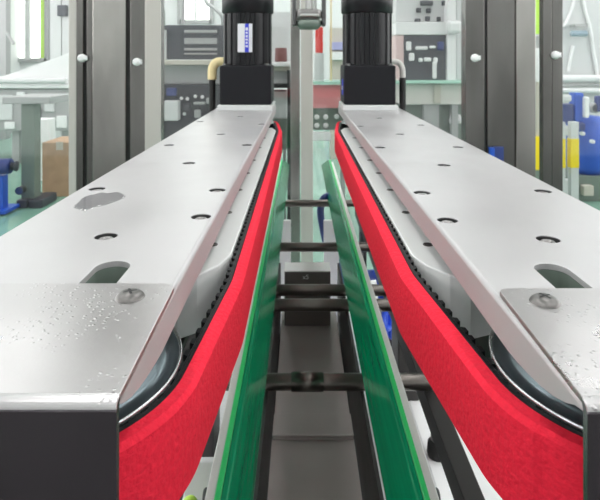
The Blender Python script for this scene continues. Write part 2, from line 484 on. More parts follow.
        part('axle', 'rod', pl, cyl, (pc, y, Z(.1988)), (pc, y, Z(.1632)), .012)
    # carrier plate and stand under the belt
    part('carrier_plate', 'darkplate', root, box, (X(-.045), .24, Z(.206)), (X(.030), 1.16, Z(.1990)), .001)
    part('carrier_web', 'darkplate', root, box, (X(-.02), .34, Z(.1988)), (X(.02), 1.03, Z(.1651)), .001)
    for y in (.34, 1.0):
        part('stand_post', 'beam', root, box, (X(-.058), y, BZ + .0002), (X(-.018), y + .04, Z(.2062)), .001)
    return root

LX, RX = -.1128, .1400
L_holes = [((x - CX) / (y - CY) * .1, .1 * FPX / (y - CY)) for x, y in
           ((97, 188.7), (169, 145), (200, 121.5), (106, 236), (189, 163), (221, 134), (240, 116.5), (201, 216.5), (217.3, 190), (247, 145), (261.5, 124))]
R_holes = [((x - CX) / (y - CY) * .1, .1 * FPX / (y - CY)) for x, y in
           ((543, 191), (458, 147), (421, 125), (548, 239), (444, 165), (400, 134), (379, 118), (447.5, 220), (422, 192.5), (380, 147.5), (360, 126))]
left_unit = belt_unit('left', LX, -.1695, -.1755, (-.0545, -.0528), .236, .1545, L_holes, (-.0995, -.0828, .2690), (-.0703, .222),
                      'left gripping belt unit, red foam belt facing right under a brushed steel cover')
right_unit = belt_unit('right', RX, .1965, .2050, (.0838, .0814), .231, .1535, R_holes, (.1118, .1280, .2655), (.0983, .2175),
                       'right gripping belt unit, red foam belt facing left under a brushed steel cover')

bm = bmesh.new()
cx_, cy_ = -.1440, .385
ring = []
for k in range(40):
    a = 2 * PI * k / 40; q = 1 + .16 * math.sin(2 * a + 1) + .10 * math.sin(3 * a + .4) + .06 * math.sin(7 * a)
    ring.append((cx_ + .0125 * q * math.cos(a), cy_ + .026 * q * math.sin(a)))
top = [bm.verts.new((cx_ + (x - cx_) * .93, cy_ + (y - cy_) * .93, CAMZ - .1 + .0006)) for x, y in ring]
low = [bm.verts.new((x, y, CAMZ - .1 + .00005)) for x, y in ring]
bm.faces.new(top)
for k in range(40):
    f = bm.faces.new((low[k], low[(k + 1) % 40], top[(k + 1) % 40], top[k])); f.smooth = True
tag(obj('water_puddle', bm, 'puddle'), 'small grey water puddle on the left steel cover by its outer edge bolt', 'water')

# ------------------------------------------------------------------ gear motors
def motor(xc, label, left):
    y0 = 1.072; w = .0515; yc = y0 + w
    z0 = 1.0002
    root = thing('gear_motor', label, 'motor', (xc, yc, z0), 'gear motors on the belt units')
    part('adapter_plate', 'palegrey', root, box, (xc - w - .003, y0 - .008, z0), (xc + w + .003, yc + w + .003, z0 + .0105), .001)
    zg = z0 + .0107; zt = zg + .0785
    gb = part('gearbox', 'navy', root, box, (xc - w, y0, zg), (xc + w, yc + w, zt), .003)
    for sx in (-1, 1):
        for sy in (-1, 1):
            bm = bmesh.new(); lathe(bm, [(0, .004), (.003, .004), (.0045, .0035), (.005, 0)], (xc + sx * .042, yc + sy * .042, zt), seg=16)
            obj('bolt', bm, 'bolt_dark', gb)
    # finned barrel
    bm = bmesh.new()
    prof = []
    N = 192; r0, r1 = .0478, .0510
    for k in range(N):
        a = 2 * PI * k / N; ph = (k % 12)
        r = r1 if ph < 6 else r0
        q = min(abs(math.cos(a)), abs(math.sin(a)))
        sq = min(1.0 / max(abs(math.cos(a)), abs(math.sin(a))), 1.06)     # slightly squared barrel
        prof.append((xc + r * sq * math.cos(a) * .965, yc + r * sq * math.sin(a) * .965))
    prism(bm, prof, 2, zt + .0006, zt + .105)
    body = obj('finned_barrel', bm, 'black', root)
    bm = bmesh.new(); lathe(bm, [(0, 0), (.050, 0), (.0535, .003), (.0535, .050), (.049, .056), (0, .056)], (xc, yc, zt + .1052), seg=48)
    obj('fan_cover', bm, 'black', root)
    if left:
        lb = part('rating_label', 'label_white', root, box, (xc - .0155, y0 + .0012, zt + .026), (xc + .0135, y0 + .0085, zt + .083), .001)
        part('label_stripe', 'label_blue', lb, box, (xc - .0010, y0 + .0008, zt + .0262), (xc + .0068, y0 + .0013, zt + .0828))
        bm = bmesh.new(); zz = zt + .036
        for k, (wd, hh) in enumerate(((.0045, .004), (.003, .004), (.005, .003), (.0035, .005), (.0045, .003), (.005, .006))):
            box(bm, (xc + .0028 - wd / 2, y0 + .0004, zz), (xc + .0028 + wd / 2, y0 + .0009, zz + hh)); zz += hh + .0028
        obj('label_print', bm, 'label_white', lb)
    else:
        lb = part('type_plate', 'label_blue', root, box, (xc - w - .0008, y0 + .02, zg + .018), (xc - w + .0002, y0 + .05, zg + .05))
        part('plate_print', 'label_white', lb, box, (xc - w - .0012, y0 + .026, zg + .028), (xc - w - .0007, y0 + .044, zg + .036))
    # cable gland and black cable leaving on the outer side
    s = -1 if left else 1
    xo = xc + s * (w + .0205)
    bm = bmesh.new()
    tube(bm, [(xc + s * (w - .004), yc, zt + .006), (xc + s * (w + .012), yc, zt + .006), (xo + s * .001, yc - .002, zt - .006), (xo + s * .002, yc - .002, zt - .030)], .0095 if left else .006, 14)
    obj('cable_gland', bm, 'cream' if left else 'grey_gland', root)
    part('power_cable', 'seal', root, tube, [(xo + s * .002, yc - .002, zt - .026), (xo + s * .002, yc - .002, zt - .09), (xo + s * .003, yc, zt - .14)], .0068)
    return root
motor(-.1105, 'black gear motor with a blue and white label and cream cable gland', True)
motor(.1370, 'black gear motor without front label, standing on the right belt unit', False)

# ------------------------------------------------------------------ conveyor frame between the belts
GC = .0135
cf = thing('conveyor_frame', 'dark steel conveyor frame with round cross rods between the green rails', 'conveyor frame', (GC, .65, BZ))
Z = lambda h: CAMZ - h
part('slide_plate', 'slide', cf, box, (-.0315, .60, Z(.424)), (.058, .92, Z(.420)), .0006)
part('slide_plate', 'slide', cf, box, (-.0325, .16, Z(.4265)), (.059, .603, Z(.4225)), .0006)
part('slide_joint', 'slide', cf, box, (-.0322, .600, Z(.4199)), (.0587, .637, Z(.4165)), .0012)
for x in (-.0370, .0605):
    part('side_plate', 'darkplate', cf, box, (x, .16, Z(.50)), (x + .0035, .90, Z(.3380)), .0005)
for x in (-.114, .1255):
    part('side_beam', 'beam', cf, box, (x, .16, Z(.362)), (x + .0165, 1.26, Z(.3380)), .001)
    for y in (.22, 1.15):
        part('leg', 'beam', cf, box, (x + .001, y, BZ + .0002), (x + .0145, y + .03, Z(.3622)), .001)
part('bed_bracket', 'darkplate', cf, box, (-.033, .30, BZ + .0002), (.0595, .34, Z(.4268)))
part('bed_bracket', 'darkplate', cf, box, (-.033, .82, BZ + .0002), (.0595, .84, Z(.4242)))
for d, c in ((.552, 1), (.725, 0), (.772, 1), (.95, 1), (1.24, 0)):
    rod = part('cross_rod', 'rod', cf, cyl, (-.108, d, Z(.3290)), (.134, d, Z(.3290)), .008, 24, 0, .001)
    for f in rod.data.polygons: f.use_smooth = len(f.vertices) == 4
    if d == .552:
        bm = bmesh.new()
        for (a, b) in ((-.010, .0230),):
            lathe(bm, [(.008, 0), (.0090, .0004), (.0090, b - a - .0004), (.008, b - a)], (a, d, Z(.3290)), (1, 0, 0), 24)
        obj('rod_sleeve', bm, 'rod', rod)
# marked block at the end of the slide plate
blk = tag(part('bearing_block', 'taupe', None, box, (-.026, .852, Z(.4198)), (.0465, .887, Z(.3345)), .001), '', '')
blk.name = 'bearing_block'
tag(blk, 'grey steel block with white x5 mark behind the paired cross rods', 'block')
part('block_cap', 'white', blk, box, (-.0262, .8515, Z(.3343)), (.0467, .8875, Z(.3325)))
def text_mesh(s, size, m, name, parent, loc, rot):
    cu = bpy.data.curves.new('txt', 'FONT'); cu.body = s; cu.size = size; cu.extrude = .0001; cu.align_x = 'CENTER'
    o = bpy.data.objects.new('txt', cu); COL.objects.link(o); bpy.context.view_layer.update()
    me = bpy.data.meshes.new_from_object(o.evaluated_get(bpy.context.evaluated_depsgraph_get()))
    bpy.data.objects.remove(o); bpy.data.curves.remove(cu)
    me.transform(Matrix.Translation(loc) @ rot); bm = bmesh.new(); bm.from_mesh(me); bpy.data.meshes.remove(me)
    for f in bm.faces: f.material_index = 0
    return obj(name, bm, m, parent)
RX90 = Matrix.Rotation(PI / 2, 4, 'X')

def fix_parent(o):                                    # parts of a mesh thing: root.location already subtracted
    return o
text_mesh('x5', .010, 'white', 'white_marking', blk, Vector((.0075, .8513, Z(.3455))), RX90)

# ------------------------------------------------------------------ green guide rails
def rail(s, label):
    X = lambda o: GC + s * o
    root = thing('guide_rail', label, 'guide rail', (X(.0665), .85, Z(.320)), 'green guide rails')
    # wear strip: narrow top, inner face sloping down to the gap
    def far_mitre(o):                               # the far end is cut on the slant
        for v in o.data.vertices:
            w = v.co + root.location
            if w.y > 1.4: v.co.y += max(0, CAMZ - w.z - .28) / .04 * .13
    pr = [(X(.0648), Z(.2806)), (X(.0645), Z(.280)), (X(.0612), Z(.280)), (X(.0602), Z(.2808)), (X(.0483), Z(.3185)), (X(.0483), Z(.3200)), (X(.0648), Z(.3200))]
    ws = part('wear_strip', 'green', root, prism, pr, 1, .24, 1.51, .0004); far_mitre(ws)
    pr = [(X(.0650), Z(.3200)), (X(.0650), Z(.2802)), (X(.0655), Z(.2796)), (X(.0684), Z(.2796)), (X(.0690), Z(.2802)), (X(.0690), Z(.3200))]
    far_mitre(part('lit_strip_edge', 'lit_edge', root, prism, pr, 1, .24, 1.51, .0003))  # added lighter strip, edge brightness put into its colour
    pr = [(X(.0692), Z(.3200)), (X(.0692), Z(.2830)), (X(.0698), Z(.2822)), (X(.0748), Z(.2822)), (X(.0756), Z(.2832)), (X(.0756), Z(.3200))]
    far_mitre(part('rail_channel', 'channel', root, prism, pr, 1, .23, 1.49, .0004))
    for d in (.36, .62, .80, 1.02):
        bm = bmesh.new(); lathe(bm, [(0, .003), (.0035, .003), (.0045, .002), (.0045, 0)], (X(.0757), d, Z(.2905)), (s, 0, 0), 16)
        obj('rail_bolt', bm, 'bolt_dark', root)
    return root
rail(-1, 'left green plastic guide rail, streaked, in a silver channel')
rail(1, 'right green plastic guide rail with bright reflected streaks near its close end')

# things standing on the base beside the rails
def slab(name, label, cat, m, lo, hi, bev=.001, group=None):
    return tag(part(name, m, None, box, lo, hi, bev), label, cat, group)
a = slab('support_plate', 'white upright plate seen left between the rails beyond the marked block', 'plate', 'white', (-.046, 1.16, BZ + .0002), (-.022, 1.168, Z(.345)), .001, 'white upright plates between the rails')
a = slab('support_plate', 'white upright plate seen right between the rails, blue hose behind it', 'plate', 'white', (.049, 1.16, BZ + .0002), (.082, 1.168, Z(.345)), .001, 'white upright plates between the rails')
slab('mounting_plate', 'pale mounting plate lying right of the right rail below the red belt', 'plate', 'white', (.158, .42, BZ + .0002), (.29, .955, BZ + .045), .003)
t = thing('levelling_knob', 'black rubber levelling knob with a silver nut on the pale plate right of the rail', 'knob', (.1745, .69, BZ + .0452))
kx, ky = .1745, .69
part('rubber_foot', 'seal', t, lathe, [(0, 0), (.0125, 0), (.0135, .004), (.0125, .016), (.008, .019), (0, .019)], (kx, ky, BZ + .0452))
part('hex_nut', 'bolt', t, lathe, [(.0, .0192), (.009, .0192), (.009, .027), (.004, .028), (.004, .040), (0, .040)], (kx, ky, BZ + .0452), (0, 0, 1), 6, 0, False)
# blue hoses
tag(part('air_hose', 'hose_blue', None, tube, [(.168, .994, Z(.428)), (.155, .962, Z(.436)), (.143, .95, Z(.452)), (.150, .948, Z(.472)), (.168, .994, Z(.482))], .0055), 'bright blue air hose loop nearest the right rail, under the red belt', 'hose')
tag(part('air_hose', 'hose_blue', None, tube, [(.176, .994, Z(.440)), (.164, .972, Z(.452)), (.1585, .966, Z(.470)), (.160, .968, Z(.492)), (.172, .994, Z(.512))], .0055), 'second bright blue hose loop, tucked closest to the red belt edge', 'hose')
tag(part('air_hose', 'hose_navy', None, tube, [(.085, 1.32, Z(.548)), (.060, 1.29, Z(.44)), (.046, 1.27, Z(.36)), (.054, 1.26, Z(.322)), (.080, 1.27, Z(.325)), (.095, 1.28, Z(.37)), (.100, 1.30, Z(.548))], .0085), 'navy hose arching behind the white plate between the rails', 'hose')
tag(part('air_hose', 'hose_blue', None, tube, [(.138, 1.10, Z(.548)), (.124, 1.06, Z(.44)), (.130, .98, Z(.39)), (.144, .96, Z(.40)), (.148, .97, Z(.548))], .009), 'thick blue hose bend far along the right rail under the belt', 'hose')
slab('clamp_block', 'dark clamp block under the red belt beside the far right rail', 'block', 'beam', (.144, .80, BZ + .0002), (.175, .86, Z(.33)), .002)
# left of the left rail
t = thing('sensor_bracket', 'grey folded bracket on the base left of the left rail', 'bracket', (-.110, .615, BZ + .0002))
part('bracket_foot', 'grey', t, box, (-.132, .57, BZ + .0002), (-.088, .66, BZ + .004), .001)
part('bracket_upright', 'palegrey', t, box, (-.130, .60, BZ + .0042), (-.090, .608, Z(.446)), .002)
tag(part('earth_wire', 'lime', None, tube, [(-.126, .53, BZ + .005), (-.121, .545, Z(.472)), (-.1145, .55, Z(.449)), (-.106, .555, Z(.468)), (-.100, .56, BZ + .005)], .0045), 'yellow-green earth wire looping beside the left rail at the bottom', 'wire')
slab('clamp_block', 'dark clamp block below the left red belt', 'block', 'beam', (-.165, .74, BZ + .0002), (-.12, .80, Z(.32)), .002)

# ------------------------------------------------------------------ glass guard behind the motors
GY = 1.80
GZ0, GZ1 = 0.0, 2.25
def gx(px): return (px - CX) / FPX * (GY - .02)
def latch(parent, px, py, back=0.0):
    c = P(px, py, GY - .028)
    bm = bmesh.new(); lathe(bm, [(0, .016), (.008, .016), (.012, .012), (.0135, .004), (.0135, 0), (0, 0)], (c.x, GY - .0262 + back, c.z), (0, -1, 0), 20)
    box(bm, (c.x - .002, GY - .034 + back, c.z - .008), (c.x + .018, GY - .0265 + back, c.z + .008), .002)
    obj('latch_knob', bm, 'white', parent)
def door(label, pxa, pxb, stl, m1, pane_label, lat):
    x0, x1 = gx(pxa), gx(pxb); a, b = gx(stl[0]), gx(stl[1])
    t = thing('guard_door', label, 'glass door', ((x0 + x1) / 2, GY, 0.02))
    part('door_stile', m1[0], t, box, (x0, GY - .025, .02), (a, GY + .025, GZ1 - .06), .002)
    part('door_stile', m1[1], t, box, (b, GY - .025, .02), (x1, GY + .025, GZ1 - .06), .002)
    part('door_rail', 'post', t, box, (a, GY - .024, .02), (b, GY + .024, .10), .002)
    part('door_rail', 'post', t, box, (a, GY - .024, GZ1 - .13), (b, GY + .024, GZ1 - .06), .002)
    g = part('glass_pane', 'clear', t, box, (a - .004, GY - .003, .09), (b + .004, GY + .003, GZ1 - .12))
    for l in lat: latch(t, *l)
    return t
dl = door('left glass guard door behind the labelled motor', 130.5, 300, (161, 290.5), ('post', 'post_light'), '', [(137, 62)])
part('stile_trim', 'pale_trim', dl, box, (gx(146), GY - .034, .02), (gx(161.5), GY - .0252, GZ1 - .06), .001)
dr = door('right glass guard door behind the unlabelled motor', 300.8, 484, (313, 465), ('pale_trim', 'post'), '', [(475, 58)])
def fixed(label, pxa, pxb, stiles, lat):
    x0, x1 = gx(pxa), gx(pxb)
    t = thing('glass_guard', label, 'glass panel', ((x0 + x1) / 2, GY, 0.0))
    for (p, q, m) in stiles:
        part('panel_stile', m, t, box, (gx(p), GY - .02, 0), (gx(q), GY + .01, GZ1), .002)
    part('panel_rail', 'post', t, box, (x0, GY - .02, 0), (x1, GY + .02, .08), .002)
    part('glass_pane', 'clear', t, box, (x0, GY - .003, .078), (x1, GY + .003, GZ1))
    for l in lat: latch(t, *l, .005)
    return t
fixed('fixed glass guard panel at the left edge, cardboard box seen through it', -150, 69, [(68.5, 76, 'pale_trim'), (76.2, 83, 'post'), (-150, -130, 'post')], [(81.5, 58)])
fixed('fixed glass guard panel at the right edge, blue machinery seen through it', 562, 780, [(543, 552, 'post'), (552.3, 563, 'post'), (760, 780, 'post')], [(556, 55)])
def post(label, pxa, pxb, seal, faces):
    t = thing('guard_post', label, 'steel post', ((gx(pxa) + gx(pxb)) / 2, GY + .02, 0))
    for (p, q, m, dy) in faces:
        part('post_face', m, t, box, (gx(p), GY - .02 + dy, 0), (gx(q), GY + .09, GZ1), .003)
    for (p, q) in seal:
        part('door_seal', 'seal', t, box, (gx(p), GY - .012, 0), (gx(q), GY + .02, GZ1))
    return t
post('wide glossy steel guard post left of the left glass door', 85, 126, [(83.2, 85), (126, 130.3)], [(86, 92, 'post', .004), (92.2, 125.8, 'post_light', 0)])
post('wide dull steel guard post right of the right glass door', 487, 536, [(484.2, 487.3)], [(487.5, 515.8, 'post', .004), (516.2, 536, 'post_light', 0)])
t = thing('guard_header', 'steel header beam over the glass guard', 'beam', (gx(310), GY, GZ1))
part('header_beam', 'post', t, box, (gx(-150), GY - .03, GZ1 + .0005), (gx(780), GY + .09, GZ1 + .08), .003)

# clamp head hanging in front of the doors, centre top
hx = P(309, 0, 1.45).x
t = thing('hanging_clamp', 'shiny steel clamp head hanging at top centre between the motors', 'clamp', (hx, 1.45, 1.185))
part('clamp_body', 'bolt', t, box, (hx - .0335, 1.425, 1.205), (hx + .0335, 1.475, 1.236), .010)
part('clamp_pad', 'steel', t, box, (hx - .024, 1.418, 1.214), (hx + .026, 1.4245, 1.222), .003)
part('clamp_jaw', 'greygreen', t, lathe, [(0, -.012), (.024, -.012), (.034, 0), (.034, .012), (0, .012)], (hx, 1.45, 1.194), (0, 0, 1), 28)
for sx in (-1, 1):
    part('clamp_arm', 'bolt_dark', t, box, (hx + sx * .0395 - .0055, 1.43, 1.19), (hx + sx * .0395 + .0055, 1.47, 1.30), .004)
part('hanger_rod', 'steel', t, cyl, (hx, 1.45, 1.237), (hx, 1.45, 1.72), .010)
part('hanger_rod', 'steel', t, cyl, (hx + .016, 1.45, 1.237), (hx + .016, 1.45, 1.72), .004)
part('hanger_arm', 'steel', t, box, (hx - .02, 1.43, 1.7202), (hx + .02, 1.774, 1.76), .002)

# ------------------------------------------------------------------ machinery of the hall seen through the glass
def pbox(bm, px0, py0, px1, py1, d, dep, bev=.0, mi=0):
    a, b = P(px0, py0, d), P(px1, py1, d)
    box(bm, (a.x, d, a.z), (b.x, d + dep, b.z), bev, mi)
def pb(name, m, parent, px0, py0, px1, py1, d, dep, bev=.0):
    bm = bmesh.new(); pbox(bm, px0, py0, px1, py1, d, dep, bev); return obj(name, bm, m, parent)
def floor_y(d): return CY + FPX * CAMZ / d
def bthing(name, label, cat, px, d, group=None): return thing(name, label, cat, (P(px, 0, d).x, d, 0), group)

# left window
d = 5.6; fy = floor_y(d)
t = bthing('wrapping_machine', 'white wrapping machine with sloping hood seen through the left glass panel', 'machine', 30, d)
pb('table_edge', 'white', t, -60, 84.5, 72, 88.5, d - .05, .9, .01)
pb('machine_body', 'grey', t, -58, 89, 70, 131, d, .8, .01)
bm = bmesh.new()
hp = [P(-60, 84, d), P(-60, 79, d), P(0, 77, d), P(30, 66, d), P(58, 56, d), P(70, 51, d), P(70, 84, d)]
prism(bm, [(p.x, p.z) for p in hp], 1, d + .05, d + .6, .004); obj('sloping_hood', bm, 'white', t)
for px in (-55, 12, 62):
    pb('leg', 'grey', t, px, 131.2, px + 7, fy, d + .1, .08)
pb('roll_guard', 'palegrey', t, -40, 95, 12, 120, d - .02, .018, .004)
for px0, py0, px1, py1, m in ((16, 92, 24, 100, 'white'), (28, 108, 40, 128, 'greydk'), (44, 94, 54, 112, 'palegrey'), (56, 116, 66, 128, 'white'), (47, 118, 53, 127, 'greydk'), (4, 122, 14, 129, 'white')):
    pb('side_fitting', m, t, px0, py0, px1, py1, d - .03, .029, .008)
bm = bmesh.new(); a_, b_ = P(-40, 81, d - .06), P(66, 81, d - .06); cyl(bm, a_, b_, .03, 16); obj('film_roll', bm, 'palegrey', t)
t = bthing('column_frame', 'pale steel frame of uprights left of the far windows', 'frame', 4, 7.5)
for px in (-6, 50, 62):
    pb('upright', 'palegrey' if px > 0 else 'grey', t, px, -40, px + (11 if px > 0 else 12), floor_y(7.5), 7.5, .12)
pb('control_box', 'greydk', t, 57, 5, 66, 16, 7.42, .07, .005)
bm = bmesh.new(); tube(bm, [P(7, 32, 7.3), P(10, 38, 7.3), P(14, 44, 7.3)], .02); obj('brace', bm, 'grey', t)
t = bthing('workbench_stand', 'grey green steel stand with splayed feet beside the cardboard box', 'stand', 28, 4.1)
pb('column', 'greygreen', t, 21, 104, 34.5, 200, 4.05, .10, .004)
for px0, px1 in ((16, 27), (28, 42)): pb('foot', 'greydk', t, px0, 200, px1, floor_y(4.0), 4.0, .25, .01)
pb('bench_top', 'grey', t, 2, 97, 50, 104, 4.0, .4, .005)
bm = bmesh.new(); c = P(19, 191, 4.0); cyl(bm, (c.x, 4.0, c.z), (c.x, 4.05, c.z), .03, 20); obj('clamp_wheel', bm, 'bolt', t)
t = bthing('pedestal', 'white pedestal with a square head behind the cardboard box', 'pedestal', 41, 4.9)
pb('head_box', 'white', t, 34, 119, 49.5, 144, 4.85, .12, .006)
pb('column', 'white', t, 36, 144.2, 40, floor_y(4.9), 4.9, .05)
d = 4.35; fy = floor_y(d)
t = bthing('cardboard_box', 'brown cardboard box on the green floor behind the left glass panel', 'box', 58, d)
pb('carton', 'card', t, 42, 142.5, 75, fy, d, .36, .004)
pb('packing_tape', 'beige', t, 56, 142, 63, 150, d - .003, .002)
d = 3.85; fy = floor_y(d)
t = bthing('blue_stand', 'blue post stand with a navy motor on the floor at the left edge', 'stand', 0, d)
pb('post', 'blue', t, -8, 176, 3, fy - .2, d, .07, .004)
pb('foot_plate', 'blue', t, -16, fy - 3, 5, fy, d - .05, .2)
c = P(-4, 167, d); bm = bmesh.new(); cyl(bm, (c.x - .08, d + .03, c.z), (P(9, 0, d).x, d + .03, c.z), .055, 24, 0, .008); obj('motor_body', bm, 'navyblue', t)
bm = bmesh.new(); e = P(9, 167, d).x; lathe(bm, [(0, 0), (.028, 0), (.028, .012), (.012, .014), (.012, .03), (.036, .032), (.036, .04), (0, .04)], (e, d + .03, c.z), (1, 0, 0), 24); obj('hand_wheel', bm, 'greydk', t)

# between the left stile and the left motor
d = 3.0; fy = floor_y(d)
t = bthing('filling_machine', 'dark filling machine with a slatted display hood behind the left glass door', 'machine', 195, d)
bm = bmesh.new(); pbox(bm, 164, 25, 224, 59.5, d + .02, .3, .004); obj('hood', bm, 'greydk', t)
for y0, y1 in ((30, 33), (38, 44), (48, 50.5), (53, 54.5)):
    pb('hood_slat', 'grey', t, 184, y0, 217, y1, d + .008, .011, .003)
pb('hood_frame', 'palegrey', t, 162.5, 30, 165.5, 60, d - .01, .04)
pb('shelf', 'beige', t, 158, 60, 232, 65, d - .06, .4, .004)
pb('upper_cabinet', 'grey', t, 160, 65.3, 226, 84, d + .03, .3, .004)
pb('lower_cabinet', 'charcoal', t, 160, 84.3, 226, fy, d + .01, .35, .004)
pb('valve_block', 'palegrey', t, 163, 101, 178, 121, d - .06, .068, .006)
for px0, py0, px1, py1, m in ((183, 104, 190, 110, 'greydk'), (193, 102, 205, 105, 'grey'), (194, 110, 200, 118, 'grey'), (166, 88, 176, 96, 'navyblue'), (206, 98, 212, 104, 'grey')):
    pb('side_fitting', m, t, px0, py0, px1, py1, d - .02, .029, .006)
for px, py in ((181, 98.5), (187, 99), (195, 96.5), (202, 97), (184, 114)):
    bm = bmesh.new(); c = P(px, py, d); lathe(bm, [(0, .012), (.008, .012), (.010, 0)], (c.x, d + .0099, c.z), (0, -1, 0), 14); obj('indicator', bm, 'white', t)
bm = bmesh.new(); cyl(bm, P(183, 24.8, d + .15), P(183, -60, d + .15), .010, 16); obj('mast', bm, 'grey', t)
bm = bmesh.new(); cyl(bm, P(163, 24.8, d + .1), P(163, 10, d + .1), .012, 16); obj('lamp_stem', bm, 'greygreen', t)
tube_b = bmesh.new(); tube(tube_b, [P(204, -5, d + .1), P(207, 3, d + .1), P(214, 8, d + .1), P(222, 16, d + .1), P(223, 26, d + .15)], .012); obj('feed_pipe', tube_b, 'palegrey', t)

# seen between the left motor and the centre stiles
d = 3.6; fy = floor_y(d)
t = bthing('capping_cabinet', 'pale cabinet with a maroon drum on its shelf left of the centre stiles', 'cabinet', 280, d)
pb('back_panel', 'palegrey', t, 262, 12, 297, 62, d + .3, .03)
pb('shelf', 'white', t, 262, 62, 299, 66.5, d - .03, .36, .004)
pb('shelf_bracket', 'beige', t, 264, 66.8, 297, 71, d, .3)
pb('drawer_block', 'grey', t, 264, 71.2, 296, 83.5, d + .02, .28)
pb('black_rail', 'seal', t, 262, 84, 299, 88, d, .3)
pb('pale_housing', 'palegrey', t, 272, 91, 287, 119, d + .05, .2, .01)
pb('pillar', 'seal', t, 287.2, 70, 294, fy, d - .05, .04)
pb('plinth', 'greygreen', t, 264, 119.2, 287, 150, d + .04, .25)
for a in (265, 283): pb('leg', 'grey', t, a, 150.2, a + 3, fy, d + .05, .05)
bm = bmesh.new(); c = P(281, 58, d + .12); lathe(bm, [(0, 0), (.040, 0), (.043, .012), (.040, .095), (0, .098)], (c.x, d + .12, P(0, 62, d - .03).z + .0005), seg=28); obj('drum', bm, 'brown', t)
for px in (266, 299): pb('pillar', 'white', t, px - 3, -40, px, 61.8, d + .15, .05)

# seen between the centre stiles and the right motor
d = 3.3; fy = floor_y(d)
t = bthing('labelling_stand', 'stand with a pink front panel and green glass shelf right of the centre stiles', 'stand', 328, d)
pb('glass_shelf', 'glassedge', t, 308, 81.5, 350, 84.5, d - .02, .3)
pb('front_panel', 'pink', t, 309, 85, 348, 108, d, .02, .002)
pb('frame_block', 'greygreen', t, 312, 108.3, 346, 130, d + .03, .2)
for a in (306, 341): pb('leg', 'grey', t, a, 108.3, a + 4, fy, d + .235, .06)
for px, py in ((317, 117.5), (326, 117.5), (337, 117), (317, 126), (326, 126)):
    bm = bmesh.new(); c = P(px, py, d); lathe(bm, [(0, .012), (.013, .012), (.016, 0)], (c.x, d + .0298, c.z), (0, -1, 0), 16); obj('push_button', bm, 'white', t)
pb('drip_tray', 'white', t, 312, 133, 331, 141, d - .04, .068, .004)
bm = bmesh.new(); cyl(bm, P(331, 81.2, d + .1), P(331, -60, d + .1), .006, 12); obj('mast', bm, 'cream', t)
bm = bmesh.new(); pbox(bm, 315.5, 27, 323, 53, d + .05, .05, .006); obj('warning_flag', bm, 'redpaint', t)
pb('flag_post', 'palegrey', t, 314.5, 53.2, 324, 81.2, d + .05, .05)
t = bthing('parts_rack', 'beige and lilac parts rack far behind the pink panelled stand', 'rack', 336, 6.0)
pb('rack_frame', 'beige', t, 331, 28, 352, floor_y(6), 6.0, .3)
pb('lilac_bin', mat('lilac_bin', (.42, .42, .68), .5), t, 332, 42, 352, 50, 5.9, .098, .006)
pb('pale_bin', 'white', t, 332, 52, 352, 60, 5.9, .098, .006)

# between the right motor and the right stile
d = 3.0; fy = floor_y(d)
t = bthing('inspection_machine', 'white inspection machine with a dark window of fittings behind the right glass door', 'machine', 430, d)
pb('dark_window', 'greydk', t, 404, 35, 447, 80, d + .01, .15, .003)
pb('upper_frame', 'white', t, 396, 22, 449, 34.7, d, .25, .003)
pb('top_panel', 'palegrey', t, 396, -40, 449, 21.8, d + .05, .2, .003)
pb('white_column', 'white', t, 447.3, -40, 456, 82, d - .02, .3, .004)
pb('grey_column', 'palegrey', t, 456.5, -40, 474, 82, d + .05, .3, .004)
pb('pink_column', mat('pale_pink', (.75, .55, .54), .5), t, 396, 35, 403.7, 82, d + .01, .2)
pb('glass_shelf', 'glassedge', t, 390, 80.5, 476, 83.5, d - .08, .4)
pb('white_band', mat('cream_band', (.74, .71, .67), .5), t, 400, 84, 476, 104.5, d - .02, .3, .004)
pb('band_clasp', 'beige', t, 434, 84.5, 441, 103.5, d - .035, .014, .004)
pb('lower_frame', 'greygreen', t, 396, 104.8, 476, fy, d + .04, .25)
for a, b in ((424, 439), (452, 458)): pb('lower_leg', 'grey', t, a, 104.8, b, fy, d - .01, .049)
for px, py, w, h in ((409, 46, 5, 9), (422, 48, 12, 3.5), (433, 47, 6, 2.5), (412, 57, 5, 8), (421, 60, 4, 4), (428, 59.5, 7, 4), (436, 60, 4, 5), (435, 70, 4, 17), (441, 46, 6, 9)):
    pb('fitting', 'white' if px != 441 else 'navyblue', t, px - w / 2, py - h / 2, px + w / 2, py + h / 2, d - .015, .024, .006)
for px, py, w, h in ((427, 3, 13, 5), (419, 10, 5, 5), (429, 10.5, 5, 5), (418, 20, 6, 3.5), (428, 18.5, 5, 5), (439, 19, 4, 5), (444, 3, 4, 5)):
    pb('toggle', 'charcoal', t, px - w / 2, py - h / 2, px + w / 2, py + h / 2, d + .03, .019, .005)
bm = bmesh.new(); pbox(bm, 447, 20, 463, 34, d - .05, .03, .02); obj('air_cylinder', bm, 'white', t)
for px in (455, 463):
    bm = bmesh.new(); c = P(px, 125, d - .05); lathe(bm, [(0, 0), (.012, 0), (.014, .02), (.006, .05), (0, .05)], (c.x, d + .02, c.z), seg=16); obj('nozzle', bm, 'white', t)

